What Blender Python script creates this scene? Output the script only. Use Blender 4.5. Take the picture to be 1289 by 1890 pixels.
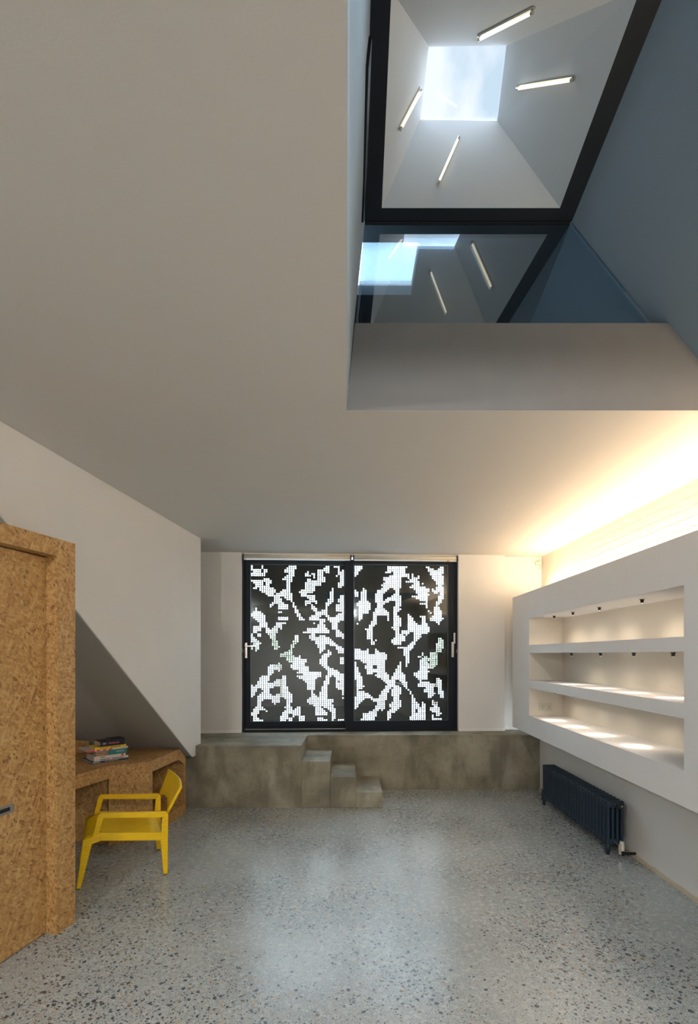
import bpy, bmesh, math, random
from mathutils import Vector, Matrix
random.seed(7)
for o in list(bpy.data.objects): bpy.data.objects.remove(o)
scn = bpy.context.scene
COL = scn.collection
PI = math.pi
# ------------------------------------------------------------------ camera
F, CX, HY, EYE = 960.0, 644.5, 1208.0, 1.61
cam_d = bpy.data.cameras.new('camera'); cam = bpy.data.objects.new('camera', cam_d); COL.objects.link(cam)
cam.location = (0, 0, EYE); cam.rotation_euler = (PI/2, 0, 0)
cam_d.sensor_fit = 'VERTICAL'; cam_d.sensor_height = 36.0
cam_d.lens = F/1890*36.0; cam_d.shift_y = (HY-945)/1890.0
cam_d.clip_start = 0.05
scn.camera = cam
scn.view_settings.view_transform = 'Standard'; scn.view_settings.look = 'None'
scn.view_settings.gamma = 1; scn.view_settings.use_curve_mapping = False
scn.view_settings.exposure = 0.0
def at(px, py, Y): return Vector(((px-CX)*Y/F, Y, EYE+(HY-py)*Y/F))
# ------------------------------------------------------------------ world
W = bpy.data.worlds.new('world'); scn.world = W; W.use_nodes = True
wn, wl = W.node_tree.nodes, W.node_tree.links; wn.clear()
wo = wn.new('ShaderNodeOutputWorld'); wb = wn.new('ShaderNodeBackground')
tc = wn.new('ShaderNodeTexCoord'); nz = wn.new('ShaderNodeTexNoise'); cr = wn.new('ShaderNodeValToRGB')
nz.inputs['Scale'].default_value = 7.0; nz.inputs['Detail'].default_value = 6; nz.inputs['Distortion'].default_value = .3
cr.color_ramp.elements[0].position = .40; cr.color_ramp.elements[0].color = (.56, .70, .80, 1)
cr.color_ramp.elements[1].position = .54; cr.color_ramp.elements[1].color = (.86, .91, .95, 1)
wl.new(tc.outputs['Generated'], nz.inputs['Vector']); wl.new(nz.outputs['Fac'], cr.inputs['Fac'])
wl.new(cr.outputs['Color'], wb.inputs['Color']); 
geo = wn.new('ShaderNodeSeparateXYZ'); wl.new(tc.outputs['Generated'], geo.inputs[0])
hz = wn.new('ShaderNodeMapRange'); hz.inputs[1].default_value = .64; hz.inputs[2].default_value = .61; hz.inputs[3].default_value = 1.22; hz.inputs[4].default_value = 8.0
wl.new(geo.outputs['Z'], hz.inputs[0])
h2 = wn.new('ShaderNodeMapRange'); h2.inputs[1].default_value = .50; h2.inputs[2].default_value = .35; h2.inputs[3].default_value = 0; h2.inputs[4].default_value = 5.0
wl.new(geo.outputs['Z'], h2.inputs[0]); ad = wn.new('ShaderNodeMath'); wl.new(hz.outputs[0], ad.inputs[0]); wl.new(h2.outputs[0], ad.inputs[1]); wl.new(ad.outputs[0], wb.inputs['Strength'])
wl.new(wb.outputs[0], wo.inputs['Surface'])
# ------------------------------------------------------------------ large lights
def area(name, loc, target, sx, sy, power, color, spread=180):
    d = bpy.data.lights.new(name, 'AREA'); d.shape = 'RECTANGLE'; d.size = sx; d.size_y = sy
    d.energy = power*.75; d.color = color; d.spread = math.radians(spread)
    o = bpy.data.objects.new(name, d); COL.objects.link(o); o.location = loc
    o.rotation_euler = (Vector(target)-Vector(loc)).to_track_quat('-Z', 'Y').to_euler()
    return o
area('rear_bounce_fill', (-.2, -1.0, 1.2), (-.2, -3.1, 2.1), 2.4, 1.2, 70, (1.0, .90, .79))  # added fill: unseen panel bouncing light off the rear wall
area('well_cool_fill', (.62, 1.15, 3.88), (.62, 1.15, 0), .8, .9, 13, (.72, .87, 1.0), 120)  # added cool fill inside the well, out of view
area('rear_down_fill', (-.5, -1.0, 2.80), (-.5, -1.0, 0), 2.2, 1.6, 85, (1.0, .97, .92), 140)  # added unseen fill shining down from behind the camera
for sx in (-1.9, .90):  # added unseen spots that brighten the far end of the room
    sd = bpy.data.lights.new('rear_fill_spot', 'SPOT'); sd.energy = 150; sd.color = (1.0, .97, .93); sd.spot_size = math.radians(95); sd.spot_blend = 1; sd.shadow_soft_size = .07
    so_ = bpy.data.objects.new('rear_fill_spot', sd); COL.objects.link(so_); so_.location = (sx, -.7, 2.72)
    so_.rotation_euler = (Vector((0, 5.2, .9))-so_.location).to_track_quat('-Z', 'Y').to_euler()
area('courtyard_daylight', (0.0, 7.3, 4.6), (0.0, 10.0, 0.6), 5.0, 1.6, 2300, (.86, .93, 1.0))
area('sky_over_courtyard', (0.0, 8.6, 4.2), (0.0, 5.2, .5), 5.0, 1.6, 2000, (.62, .80, 1.0))
cove = area('cove_strip_light', (2.37, 3.75, 2.335), (2.37, 3.75, 4.0), .06, 5.3, 68, (1.0, .77, .53))
cove.rotation_euler = (PI, 0, 0)
# ------------------------------------------------------------------ materials
MATS = {}
def new_mat(name):
    m = bpy.data.materials.new(name); m.use_nodes = True; nt = m.node_tree
    b = nt.nodes['Principled BSDF']; MATS[name] = m
    return m, nt, nt.nodes, nt.links, b
def simple(name, col, rough=.5, metal=0, var=.04, scale=6, bump=0, bscale=60, spec=.5, emit=None, estr=0):
    m, nt, N, L, b = new_mat(name)
    b.inputs['Roughness'].default_value = rough; b.inputs['Metallic'].default_value = metal
    b.inputs['Specular IOR Level'].default_value = spec
    t = N.new('ShaderNodeTexCoord'); n = N.new('ShaderNodeTexNoise'); n.inputs['Scale'].default_value = scale; n.inputs['Detail'].default_value = 4
    r = N.new('ShaderNodeValToRGB'); r.color_ramp.elements[0].position = .3; r.color_ramp.elements[1].position = .7
    r.color_ramp.elements[0].color = tuple(c*(1-var) for c in col)+(1,); r.color_ramp.elements[1].color = tuple(min(1, c*(1+var)) for c in col)+(1,)
    L.new(t.outputs['Object'], n.inputs['Vector']); L.new(n.outputs['Fac'], r.inputs['Fac']); L.new(r.outputs['Color'], b.inputs['Base Color'])
    if bump:
        n2 = N.new('ShaderNodeTexNoise'); n2.inputs['Scale'].default_value = bscale; n2.inputs['Detail'].default_value = 5
        bp = N.new('ShaderNodeBump'); bp.inputs['Strength'].default_value = bump; bp.inputs['Distance'].default_value = .01
        L.new(t.outputs['Object'], n2.inputs['Vector']); L.new(n2.outputs['Fac'], bp.inputs['Height']); L.new(bp.outputs['Normal'], b.inputs['Normal'])
    if emit:
        b.inputs['Emission Color'].default_value = tuple(emit)+(1,); b.inputs['Emission Strength'].default_value = estr
    return m
def math_node(N, L, op, a, b=None, clamp=False):
    n = N.new('ShaderNodeMath'); n.operation = op; n.use_clamp = clamp
    for i, v in enumerate((a, b)):
        if v is None: continue
        if isinstance(v, (int, float)): n.inputs[i].default_value = v
        else: L.new(v, n.inputs[i])
    return n.outputs[0]
def mixc(N, L, fac, a, b):
    n = N.new('ShaderNodeMix'); n.data_type = 'RGBA'
    for sock, v in ((n.inputs[0], fac), (n.inputs[6], a), (n.inputs[7], b)):
        if isinstance(v, (int, float)): sock.default_value = v
        elif isinstance(v, tuple): sock.default_value = v+(1,) if len(v) == 3 else v
        else: L.new(v, sock)
    return n.outputs[2]
def ramp(N, L, fac, stops, interp='LINEAR'):
    r = N.new('ShaderNodeValToRGB'); r.color_ramp.interpolation = interp
    els = r.color_ramp.elements
    while len(els) < len(stops): els.new(.5)
    for e, (p, c) in zip(els, stops): e.position = p; e.color = tuple(c)+(1,)
    L.new(fac, r.inputs['Fac']); return r.outputs['Color']

plaster = simple('plaster', (.74, .73, .71), rough=.75, var=.015, scale=2.5, bump=.05, bscale=180)
ceil_m = simple('ceiling_paint', (.66, .63, .585), rough=.8, var=.01, scale=2, bump=.04, bscale=150)
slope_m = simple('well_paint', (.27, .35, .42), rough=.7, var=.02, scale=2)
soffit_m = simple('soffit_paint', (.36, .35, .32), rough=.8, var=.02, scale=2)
white_m = simple('white_paint', (.80, .80, .79), rough=.6, var=.01)
dark_m = simple('dark_frame', (.005, .010, .018), rough=.5, var=.15, spec=.25)
steel_dark = simple('dark_steel', (.012, .018, .026), rough=.6, var=.1, spec=.3)
metal = simple('brushed_metal', (.62, .60, .56), rough=.3, metal=1, var=.05)
brass = simple('brass', (.75, .48, .15), rough=.3, metal=1)
rad_m = simple('radiator_paint', (.008, .024, .045), rough=.45, var=.15, scale=20)
black_m = simple('black_plastic', (.01, .01, .012), rough=.4)
blind_m = simple('blind_fabric', (.72, .67, .56), rough=.7)
cream_m = simple('cream_plastic', (.72, .69, .58), rough=.35)
paper_m = simple('book_pages', (.55, .42, .30), rough=.8, var=.15, scale=80)
screen_m = simple('perforated_panel', (.024, .022, .020), rough=.07, var=.1, spec=.35)
orange_m = simple('orange_tag', (.8, .25, .04), rough=.5)
red_m = simple('red_ink', (.75, .06, .03), rough=.5)
pave_m = simple('courtyard_paving', (.72, .72, .74), rough=.8)
court_m = simple('courtyard_wall', (.85, .85, .87), rough=.8)
green_m = simple('courtyard_leaves', (.30, .40, .24), rough=.7, var=.4, scale=12)
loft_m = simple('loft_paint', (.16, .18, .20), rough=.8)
tube_m = simple('lit_tube', (1, .9, .75), emit=(1, .86, .64), estr=1.7)
pinklet = simple('pink_ink', (.60, .12, .14), rough=.5)
blueink = simple('blue_ink', (.05, .10, .30), rough=.5)
led_m = simple('led_strip', (1, .8, .5), emit=(1, .72, .4), estr=4)
lens_m = simple('lamp_lens', (1, .9, .8), emit=(1, .85, .65), estr=3)

# yellow paint with a faint grain
m, nt, N, L, b = new_mat('yellow_stain'); yellow = m
t = N.new('ShaderNodeTexCoord'); mp = N.new('ShaderNodeMapping'); mp.inputs['Scale'].default_value = (5, 60, 60)
n = N.new('ShaderNodeTexNoise'); n.inputs['Scale'].default_value = 1.2; n.inputs['Detail'].default_value = 5; n.inputs['Distortion'].default_value = .6
L.new(t.outputs['Object'], mp.inputs[0]); L.new(mp.outputs[0], n.inputs['Vector'])
L.new(ramp(N, L, n.outputs['Fac'], [(.3, (.80, .47, .000)), (.7, (.90, .60, .003))]), b.inputs['Base Color'])
b.inputs['Roughness'].default_value = .38

# glass mixes
def glass_mat(name, tint, refl, base_rough=.0):
    m, nt, N, L, b = new_mat(name); N.remove(b)
    out = [x for x in N if x.type == 'OUTPUT_MATERIAL'][0]
    tr = N.new('ShaderNodeBsdfTransparent'); tr.inputs[0].default_value = tint+(1,)
    gl = N.new('ShaderNodeBsdfGlossy'); gl.inputs['Roughness'].default_value = base_rough
    gl.inputs['Color'].default_value = (.9, .95, 1, 1)
    lw = N.new('ShaderNodeLayerWeight'); lw.inputs['Blend'].default_value = .25
    f = math_node(N, L, 'ADD', math_node(N, L, 'MULTIPLY', lw.outputs['Fresnel'], .6), refl, True)
    mx = N.new('ShaderNodeMixShader'); L.new(f, mx.inputs[0]); L.new(tr.outputs[0], mx.inputs[1]); L.new(gl.outputs[0], mx.inputs[2])
    L.new(mx.outputs[0], out.inputs['Surface']); return m
glass_door = glass_mat('door_glass', (.86, .90, .90), .03)
glass_loft = glass_mat('screen_glass', (.62, .72, .78), .22)
glass_roof = glass_mat('roof_glass', (.97, .98, 1.0), .0)

# oriented strand board
def osb(name, dark=1.0):
    m, nt, N, L, b = new_mat(name)
    t = N.new('ShaderNodeTexCoord')
    wob = N.new('ShaderNodeTexNoise'); wob.inputs['Scale'].default_value = 14; L.new(t.outputs['Object'], wob.inputs['Vector'])
    wv = N.new('ShaderNodeVectorMath'); wv.operation = 'MULTIPLY_ADD'; wv.inputs[1].default_value = (.016, .016, .016)
    L.new(wob.outputs['Color'], wv.inputs[0]); L.new(t.outputs['Object'], wv.inputs[2])
    base = N.new('ShaderNodeTexNoise'); base.inputs['Scale'].default_value = 9; base.inputs['Detail'].default_value = 6
    L.new(t.outputs['Object'], base.inputs['Vector'])
    col = ramp(N, L, base.outputs['Fac'], [(.3, (.30, .15, .045)), (.7, (.50, .28, .09))])
    rots = [(0, .35, 0), (.0, 1.25, 0), (0, 2.3, 0), (0, 0, .9), (0, 2.75, .03), (0, .85, 0), (0, 1.75, .05), (0, 0, 2.2), (0, .05, .1), (0, 2.0, 0), (0, .6, .5)]
    for k, r in enumerate(rots):
        mp = N.new('ShaderNodeMapping'); mp.inputs['Rotation'].default_value = r; mp.inputs['Location'].default_value = (k*3.1, k*1.7, k); L.new(wv.outputs[0], mp.inputs[0])
        m2_ = N.new('ShaderNodeMapping'); m2_.inputs['Scale'].default_value = (12+(k % 3)*4, 80, 80); L.new(mp.outputs[0], m2_.inputs[0]); mp = m2_
        v = N.new('ShaderNodeTexVoronoi'); v.inputs['Scale'].default_value = 1.0; L.new(mp.outputs[0], v.inputs['Vector'])
        sp = N.new('ShaderNodeSeparateColor'); L.new(v.outputs['Color'], sp.inputs[0])
        gr = N.new('ShaderNodeTexNoise'); gr.inputs['Scale'].default_value = 4.0; gr.inputs['Detail'].default_value = 3; L.new(mp.outputs[0], gr.inputs['Vector'])
        cc = ramp(N, L, sp.outputs['Green'], [(0, (.34, .17, .055)), (.3, (.50, .29, .10)), (.55, (.58, .36, .14)), (.80, (.70, .48, .21)), (.9, (.36, .18, .06)), (1, (.16, .065, .02))])
        cc = mixc(N, L, math_node(N, L, 'MULTIPLY', gr.outputs['Fac'], .45), cc, (.34, .16, .045))
        alpha = math_node(N, L, 'MULTIPLY', math_node(N, L, 'GREATER_THAN', sp.outputs['Red'], .68), .70)
        col = mixc(N, L, alpha, col, cc)
    # sparse small dark slivers
    mp = N.new('ShaderNodeMapping'); mp.inputs['Rotation'].default_value = (.1, 1.1, .4); L.new(wv.outputs[0], mp.inputs[0])
    m2_ = N.new('ShaderNodeMapping'); m2_.inputs['Scale'].default_value = (10, 120, 120); L.new(mp.outputs[0], m2_.inputs[0]); mp = m2_; v = N.new('ShaderNodeTexVoronoi'); v.inputs['Scale'].default_value = 1.0; L.new(mp.outputs[0], v.inputs['Vector'])
    sp = N.new('ShaderNodeSeparateColor'); L.new(v.outputs['Color'], sp.inputs[0])
    a = math_node(N, L, 'MULTIPLY', math_node(N, L, 'GREATER_THAN', sp.outputs['Red'], .965), math_node(N, L, 'LESS_THAN', v.outputs['Distance'], .42))
    col = mixc(N, L, math_node(N, L, 'MULTIPLY', a, .85), col, (.07, .025, .01))
    L.new(col, b.inputs['Base Color']); b.inputs['Roughness'].default_value = .55
    bp = N.new('ShaderNodeBump'); bp.inputs['Strength'].default_value = .15; bp.inputs['Distance'].default_value = .004
    L.new(col, bp.inputs['Height']); L.new(bp.outputs[0], b.inputs['Normal'])
    return m
osb_m = osb('strand_board')

# polished aggregate concrete floor
m, nt, N, L, b = new_mat('aggregate_floor'); floor_m = m
t = N.new('ShaderNodeTexCoord'); P = t.outputs['Object']
def noise(scale, detail=4, vec=None, rough=.5):
    n = N.new('ShaderNodeTexNoise'); n.inputs['Scale'].default_value = scale; n.inputs['Detail'].default_value = detail; n.inputs['Roughness'].default_value = rough
    L.new(vec or P, n.inputs['Vector']); return n.outputs['Fac']
n1 = noise(1.3, 6); n2 = noise(45, 6, rough=.7)
col = ramp(N, L, n1, [(.3, (.30, .325, .325)), (.5, (.385, .415, .415)), (.7, (.46, .49, .485))])
col = mixc(N, L, math_node(N, L, 'MULTIPLY', n2, .40), col, (.24, .265, .27))
mask = ramp(N, L, noise(1.1, 3), [(.40, (0, 0, 0)), (.62, (1, 1, 1))])
def pebbles(scale, thr, radlo, radhi, stops, col, mul_mask=False, strength=.9, seed=0, dim='2D'):
    wob = N.new('ShaderNodeTexNoise'); wob.inputs['Scale'].default_value = scale*1.5; L.new(P, wob.inputs['Vector'])
    wv = N.new('ShaderNodeVectorMath'); wv.operation = 'MULTIPLY_ADD'; wv.inputs[1].default_value = (.45/scale,)*3
    L.new(wob.outputs['Color'], wv.inputs[0])
    mp = N.new('ShaderNodeMapping'); mp.inputs['Location'].default_value = (seed, seed*.7, 0); mp.inputs['Rotation'].default_value = (0, 0, seed); L.new(P, mp.inputs[0])
    L.new(mp.outputs[0], wv.inputs[2])
    v = N.new('ShaderNodeTexVoronoi'); v.voronoi_dimensions = dim; v.inputs['Scale'].default_value = scale; L.new(wv.outputs[0], v.inputs['Vector'])
    sp = N.new('ShaderNodeSeparateColor'); L.new(v.outputs['Color'], sp.inputs[0])
    rad = math_node(N, L, 'ADD', math_node(N, L, 'MULTIPLY', sp.outputs['Blue'], radhi-radlo), radlo)
    inside = math_node(N, L, 'LESS_THAN', v.outputs['Distance'], rad)
    th = thr if not mul_mask else math_node(N, L, 'SUBTRACT', 1.0, math_node(N, L, 'MULTIPLY', mask, 1-thr))
    pick = math_node(N, L, 'GREATER_THAN', sp.outputs['Red'], th)
    f = math_node(N, L, 'MULTIPLY', math_node(N, L, 'MULTIPLY', inside, pick), strength)
    return mixc(N, L, f, col, ramp(N, L, sp.outputs['Green'], stops, 'CONSTANT'))
col = pebbles(230, .50, .15, .4, [(0, (.72, .71, .66)), (.40, (.13, .125, .11)), (.6, (.42, .40, .35)), (.8, (.07, .075, .08))], col, strength=.75, seed=1)
col = pebbles(140, .60, .15, .42, [(0, (.10, .105, .11)), (.35, (.50, .44, .35)), (.5, (.07, .08, .09)), (.75, (.26, .17, .10)), (.9, (.62, .60, .55))], col, strength=.85, seed=2.3)
col = pebbles(70, .55, .16, .42, [(0, (.035, .045, .055)), (.4, (.10, .10, .10)), (.6, (.34, .23, .14)), (.75, (.05, .06, .075)), (.9, (.50, .43, .33))], col, True, .92, 4.1)
col = pebbles(38, .64, .16, .40, [(0, (.03, .045, .065)), (.45, (.17, .11, .08)), (.6, (.06, .07, .08)), (.85, (.42, .30, .19))], col, True, .92, 5.7)
L.new(col, b.inputs['Base Color'])
L.new(math_node(N, L, 'ADD', math_node(N, L, 'MULTIPLY', noise(30, 4), .22), .15), b.inputs['Roughness'])
b.inputs['Specular IOR Level'].default_value = .6
bp = N.new('ShaderNodeBump'); bp.inputs['Strength'].default_value = .12; bp.inputs['Distance'].default_value = .004
L.new(noise(60, 3), bp.inputs['Height']); L.new(bp.outputs[0], b.inputs['Normal'])

# cast concrete
m, nt, N, L, b = new_mat('cast_concrete'); conc = m
t = N.new('ShaderNodeTexCoord'); P = t.outputs['Object']
col = ramp(N, L, noise(2.2, 7, rough=.6), [(.32, (.15, .135, .09)), (.5, (.27, .245, .18)), (.7, (.40, .37, .29))])
mp = N.new('ShaderNodeMapping'); mp.inputs['Scale'].default_value = (4.5, 4.5, 1.6); L.new(P, mp.inputs[0])
col = mixc(N, L, ramp(N, L, noise(1.0, 6, mp.outputs[0]), [(.50, (0, 0, 0)), (.62, (.6, .6, .6))]), col, (.13, .12, .085))
col = pebbles(55, .78, .1, .3, [(0, (.07, .065, .055)), (.6, (.12, .11, .09)), (.85, (.42, .39, .33))], col, strength=.8, seed=3, dim='3D')
L.new(col, b.inputs['Base Color']); b.inputs['Roughness'].default_value = .7
bp = N.new('ShaderNodeBump'); bp.inputs['Strength'].default_value = .25; bp.inputs['Distance'].default_value = .01
L.new(noise(35, 5), bp.inputs['Height']); L.new(bp.outputs[0], b.inputs['Normal'])

# painted brick
m, nt, N, L, b = new_mat('painted_brick'); brick_m = m
t = N.new('ShaderNodeTexCoord'); sx = N.new('ShaderNodeSeparateXYZ'); cb = N.new('ShaderNodeCombineXYZ')
L.new(t.outputs['Object'], sx.inputs[0]); L.new(sx.outputs['Y'], cb.inputs[0]); L.new(sx.outputs['Z'], cb.inputs[1])
P = cb.outputs[0]
bt = N.new('ShaderNodeTexBrick'); bt.inputs['Scale'].default_value = 1.0; bt.inputs['Brick Width'].default_value = .225; bt.inputs['Row Height'].default_value = .075
bt.inputs['Mortar Size'].default_value = .008; bt.inputs['Mortar Smooth'].default_value = .6
wn_ = N.new('ShaderNodeTexNoise'); wn_.inputs['Scale'].default_value = 9; L.new(P, wn_.inputs['Vector'])
wv = N.new('ShaderNodeVectorMath'); wv.operation = 'MULTIPLY_ADD'; wv.inputs[1].default_value = (.03, .03, 0)
L.new(wn_.outputs['Color'], wv.inputs[0]); L.new(P, wv.inputs[2]); L.new(wv.outputs[0], bt.inputs['Vector'])
h = math_node(N, L, 'ADD', math_node(N, L, 'MULTIPLY', bt.outputs['Fac'], -.8), math_node(N, L, 'MULTIPLY', noise(26, 5), .9))
# the brick relief fades out towards the plastered far end
fade = N.new('ShaderNodeMapRange'); fade.inputs[1].default_value = 5.9; fade.inputs[2].default_value = 5.2; L.new(sx.outputs['Y'], fade.inputs[0])
bp = N.new('ShaderNodeBump'); bp.inputs['Distance'].default_value = .012
L.new(math_node(N, L, 'MULTIPLY', fade.outputs[0], .8), bp.inputs['Strength'])
L.new(h, bp.inputs['Height']); L.new(bp.outputs[0], b.inputs['Normal'])
b.inputs['Base Color'].default_value = (.74, .68, .58, 1); b.inputs['Roughness'].default_value = .7
# ------------------------------------------------------------------ mesh helpers
def link(name, bm, mat, parent=None, smooth=False, **props):
    me = bpy.data.meshes.new(name)
    bmesh.ops.recalc_face_normals(bm, faces=bm.faces[:])
    bm.to_mesh(me); bm.free()
    if smooth:
        for p in me.polygons: p.use_smooth = True
    me.materials.append(mat)
    o = bpy.data.objects.new(name, me); COL.objects.link(o)
    if parent: o.parent = parent
    for k, v in props.items(): o[k] = v
    return o
def S(name, bm, mat, **kw):
    o = link(name, bm, mat); o['kind'] = 'structure'
    for k, v in kw.items(): o[k] = v
    return o
def tag(o, label, cat, group=None):
    o['label'] = label; o['category'] = cat
    if group: o['group'] = group
    return o
def empty(name, loc=(0, 0, 0), rz=0):
    o = bpy.data.objects.new(name, None); COL.objects.link(o); o.location = loc; o.rotation_euler = (0, 0, rz)
    o.empty_display_size = .1
    return o
def box(bm, x0, x1, y0, y1, z0, z1, bev=0):
    vs = [bm.verts.new((x, y, z)) for x in (x0, x1) for y in (y0, y1) for z in (z0, z1)]
    fs = [bm.faces.new([vs[i] for i in q]) for q in ((0,1,3,2),(4,6,7,5),(0,4,5,1),(2,3,7,6),(0,2,6,4),(1,5,7,3))]
    if bev:
        es = list({e for f in fs for e in f.edges})
        bmesh.ops.bevel(bm, geom=es, offset=bev, segments=2, affect='EDGES', profile=.6)
    return bm
def prism(bm, pts, vec):
    """closed planar polygon (3D points) extruded by vec"""
    vec = Vector(vec); a = [bm.verts.new(p) for p in pts]; c = [bm.verts.new(Vector(p)+vec) for p in pts]
    n = len(pts); bm.faces.new(a); bm.faces.new(c[::-1])
    for i in range(n): bm.faces.new((a[i], a[(i+1) % n], c[(i+1) % n], c[i]))
    return bm
def hexa(bm, lo, hi):
    """two quads (4 points each) joined"""
    a = [bm.verts.new(p) for p in lo]; c = [bm.verts.new(p) for p in hi]
    bm.faces.new(a); bm.faces.new(c[::-1])
    for i in range(4): bm.faces.new((a[i], a[(i+1) % 4], c[(i+1) % 4], c[i]))
    return bm
def cyl(bm, p, q, r0, r1=None, n=16, caps=True):
    p, q = Vector(p), Vector(q); r1 = r0 if r1 is None else r1
    d = (q-p).normalized(); u = d.orthogonal().normalized(); v = d.cross(u)
    a = [bm.verts.new(p+(u*math.cos(2*PI*i/n)+v*math.sin(2*PI*i/n))*r0) for i in range(n)]
    c = [bm.verts.new(q+(u*math.cos(2*PI*i/n)+v*math.sin(2*PI*i/n))*r1) for i in range(n)]
    for i in range(n): bm.faces.new((a[i], a[(i+1) % n], c[(i+1) % n], c[i]))
    if caps: bm.faces.new(a[::-1]); bm.faces.new(c)
    return bm
B = bmesh.new
def BX(*a, **k): return box(B(), *a, **k)
# ------------------------------------------------------------------ setting
ZC = 2.86                                     # room ceiling
S('floor', BX(-3.2, 2.75, -3.1, 7.0, -.12, 0), floor_m)
# ceiling with the light well opening
bm = B()
HY0, HY1 = .60, 2.667
xl0, xl1 = -.001, -.0125                       # left edge of the well (near, far)
xr0, xr1 = 1.8095, 1.9965                         # right edge
TH = .10
def slabq(q): hexa(bm, [(x, y, ZC) for x, y in q], [(x, y, ZC+TH) for x, y in q])
slabq([(-3.2, -3.1), (2.75, -3.1), (2.75, HY0), (-3.2, HY0)])
slabq([(-3.2, HY1), (2.75, HY1), (2.75, 7.0), (-3.2, 7.0)])
slabq([(-3.2, HY0), (xl0, HY0), (xl1, HY1), (-3.2, HY1)])
slabq([(xr0, HY0), (2.75, HY0), (2.75, HY1), (xr1, HY1)])
S('ceiling', bm, ceil_m)
S('wall_rear', BX(-3.2, 2.75, -3.2, -3.1, 0, ZC), plaster)
# left: stair enclosure
def xw(Y): return -2.134+.0957*Y
def zs(Y): return .55+.70*(5.375-Y)            # underside of the stair
Yt = 5.375-(ZC-.55)/.70
bm = B()
prof = [(5.60, .652), (5.60, ZC-.001), (Yt, ZC-.001), (5.375, .55), (5.46, .55), (5.46, .652)]
prism(bm, [(xw(y), y, z) for y, z in prof], (-.012, .001, 0))
S('wall_left', bm, plaster)
bm = B()
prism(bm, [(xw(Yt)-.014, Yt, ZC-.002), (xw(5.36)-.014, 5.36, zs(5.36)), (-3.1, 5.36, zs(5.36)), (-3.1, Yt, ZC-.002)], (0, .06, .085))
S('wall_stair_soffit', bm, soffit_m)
S('wall_far_left', BX(-3.2, -3.1, -3.1, 7.0, 0, ZC), plaster)
# back wall: two piers beside the doors, slightly skewed
A0, B0 = Vector((-1.81, 6.34)), Vector((1.96, 6.55))
du = (B0-A0).normalized(); dv = Vector((-du.y, du.x)); TB = math.atan2(du.y, du.x)
def u_at(px, off=0):
    """distance along the back wall line (offset backwards) where the sight line of a column meets it"""
    o = A0+dv*off; k = (px-CX)/F                      # X = k*Y
    s = (k*o.y-o.x)/(du.x-k*du.y); return s
def bw(s, off=0): p = A0+du*s+dv*off; return p
ZP = .65
def pier(name, s0, s1, z0, z1, d0=0, d1=.42):
    q = [bw(s0, d0), bw(s1, d0), bw(s1, d1), bw(s0, d1)]
    b_ = B(); hexa(b_, [(p.x, p.y, z0) for p in q], [(p.x, p.y, z1) for p in q]); return S(name, b_, plaster)
ul, ur = u_at(446), u_at(846.5)
ue = u_at(932)
pier('wall_back', -1.25, ul, ZP, ZC)
pier('wall_back', ur, ue, ZP, ZC)
pier('wall_back', ul, ur, ZC-.035, ZC, .02)
q = [(bw(ue, .30).x, 6.67), (2.75, 6.67), (2.75, 7.0), (bw(ue, .30).x-.05, 7.0)]
bm = B(); hexa(bm, [(x, y, ZP) for x, y in q], [(x, y, ZC) for x, y in q]); S('wall_back', bm, plaster)
# base strips under the piers
def strip(name, s0, s1, off):
    q = [bw(s0, off-.012), bw(s1, off-.012), bw(s1, off), bw(s0, off)]
    b_ = B(); hexa(b_, [(p.x, p.y, ZP) for p in q], [(p.x, p.y, ZP+.035) for p in q]); return S(name, b_, white_m)
strip('baseboard_back', u_at(370)-.6, ul, 0); strip('baseboard_back', ur, ue, 0)
S('baseboard_back', BX(bw(ue).x+.03, 2.05, 6.655, 6.67, ZP, ZP+.04), white_m)
# right walls
bm = B(); prism(bm, [(2.275, 6.195, 0), (2.275, 6.195, .74), (2.26, -3.1, .74), (2.26, -3.1, 0)], (.22, 0, 0)); S('wall_right', bm, plaster)
S('wall_right_upper', BX(2.47, 2.6, -3.1, 6.67, .76, ZC), brick_m)
bm = B(); prism(bm, [(2.257, 6.19, 0), (2.257, 6.19, .028), (2.244, -3.1, .028), (2.244, -3.1, 0)], (.014, 0, 0)); S('baseboard_right', bm, simple('cream_trim', (.60, .52, .38), rough=.6))

# ------------------------------------------------------------------ light well
ZT = 3.894; HT = ZT-EYE
def lw(px, py, z): Y = (z-EYE)*F/(HY-py); return Vector(((px-CX)*Y/F, Y, z))
YG = 2.744
# left cheek of the well (leans a little)
bm = B()
lo = [(-.0005, HY0, ZC+.001), (-.012, HY1, ZC+.001), (.028, 2.70, 3.35), (.0815, YG+.02, ZT), (.068, HY0, ZT)]
bm2 = B()
pa = [bm2.verts.new(p) for p in lo]; pb = [bm2.verts.new((p[0]-.12, p[1], p[2])) for p in lo]
bm2.faces.new((pa[0], pa[1], pa[2])); bm2.faces.new((pa[0], pa[2], pa[3])); bm2.faces.new((pa[0], pa[3], pa[4]))
bm2.faces.new((pb[0], pb[2], pb[1])); bm2.faces.new((pb[0], pb[3], pb[2])); bm2.faces.new((pb[0], pb[4], pb[3]))
for i in range(5): bm2.faces.new((pa[i], pa[(i+1) % 5], pb[(i+1) % 5], pb[i]))
bm.free(); S('wall_well_left', bm2, slope_m)
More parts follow.
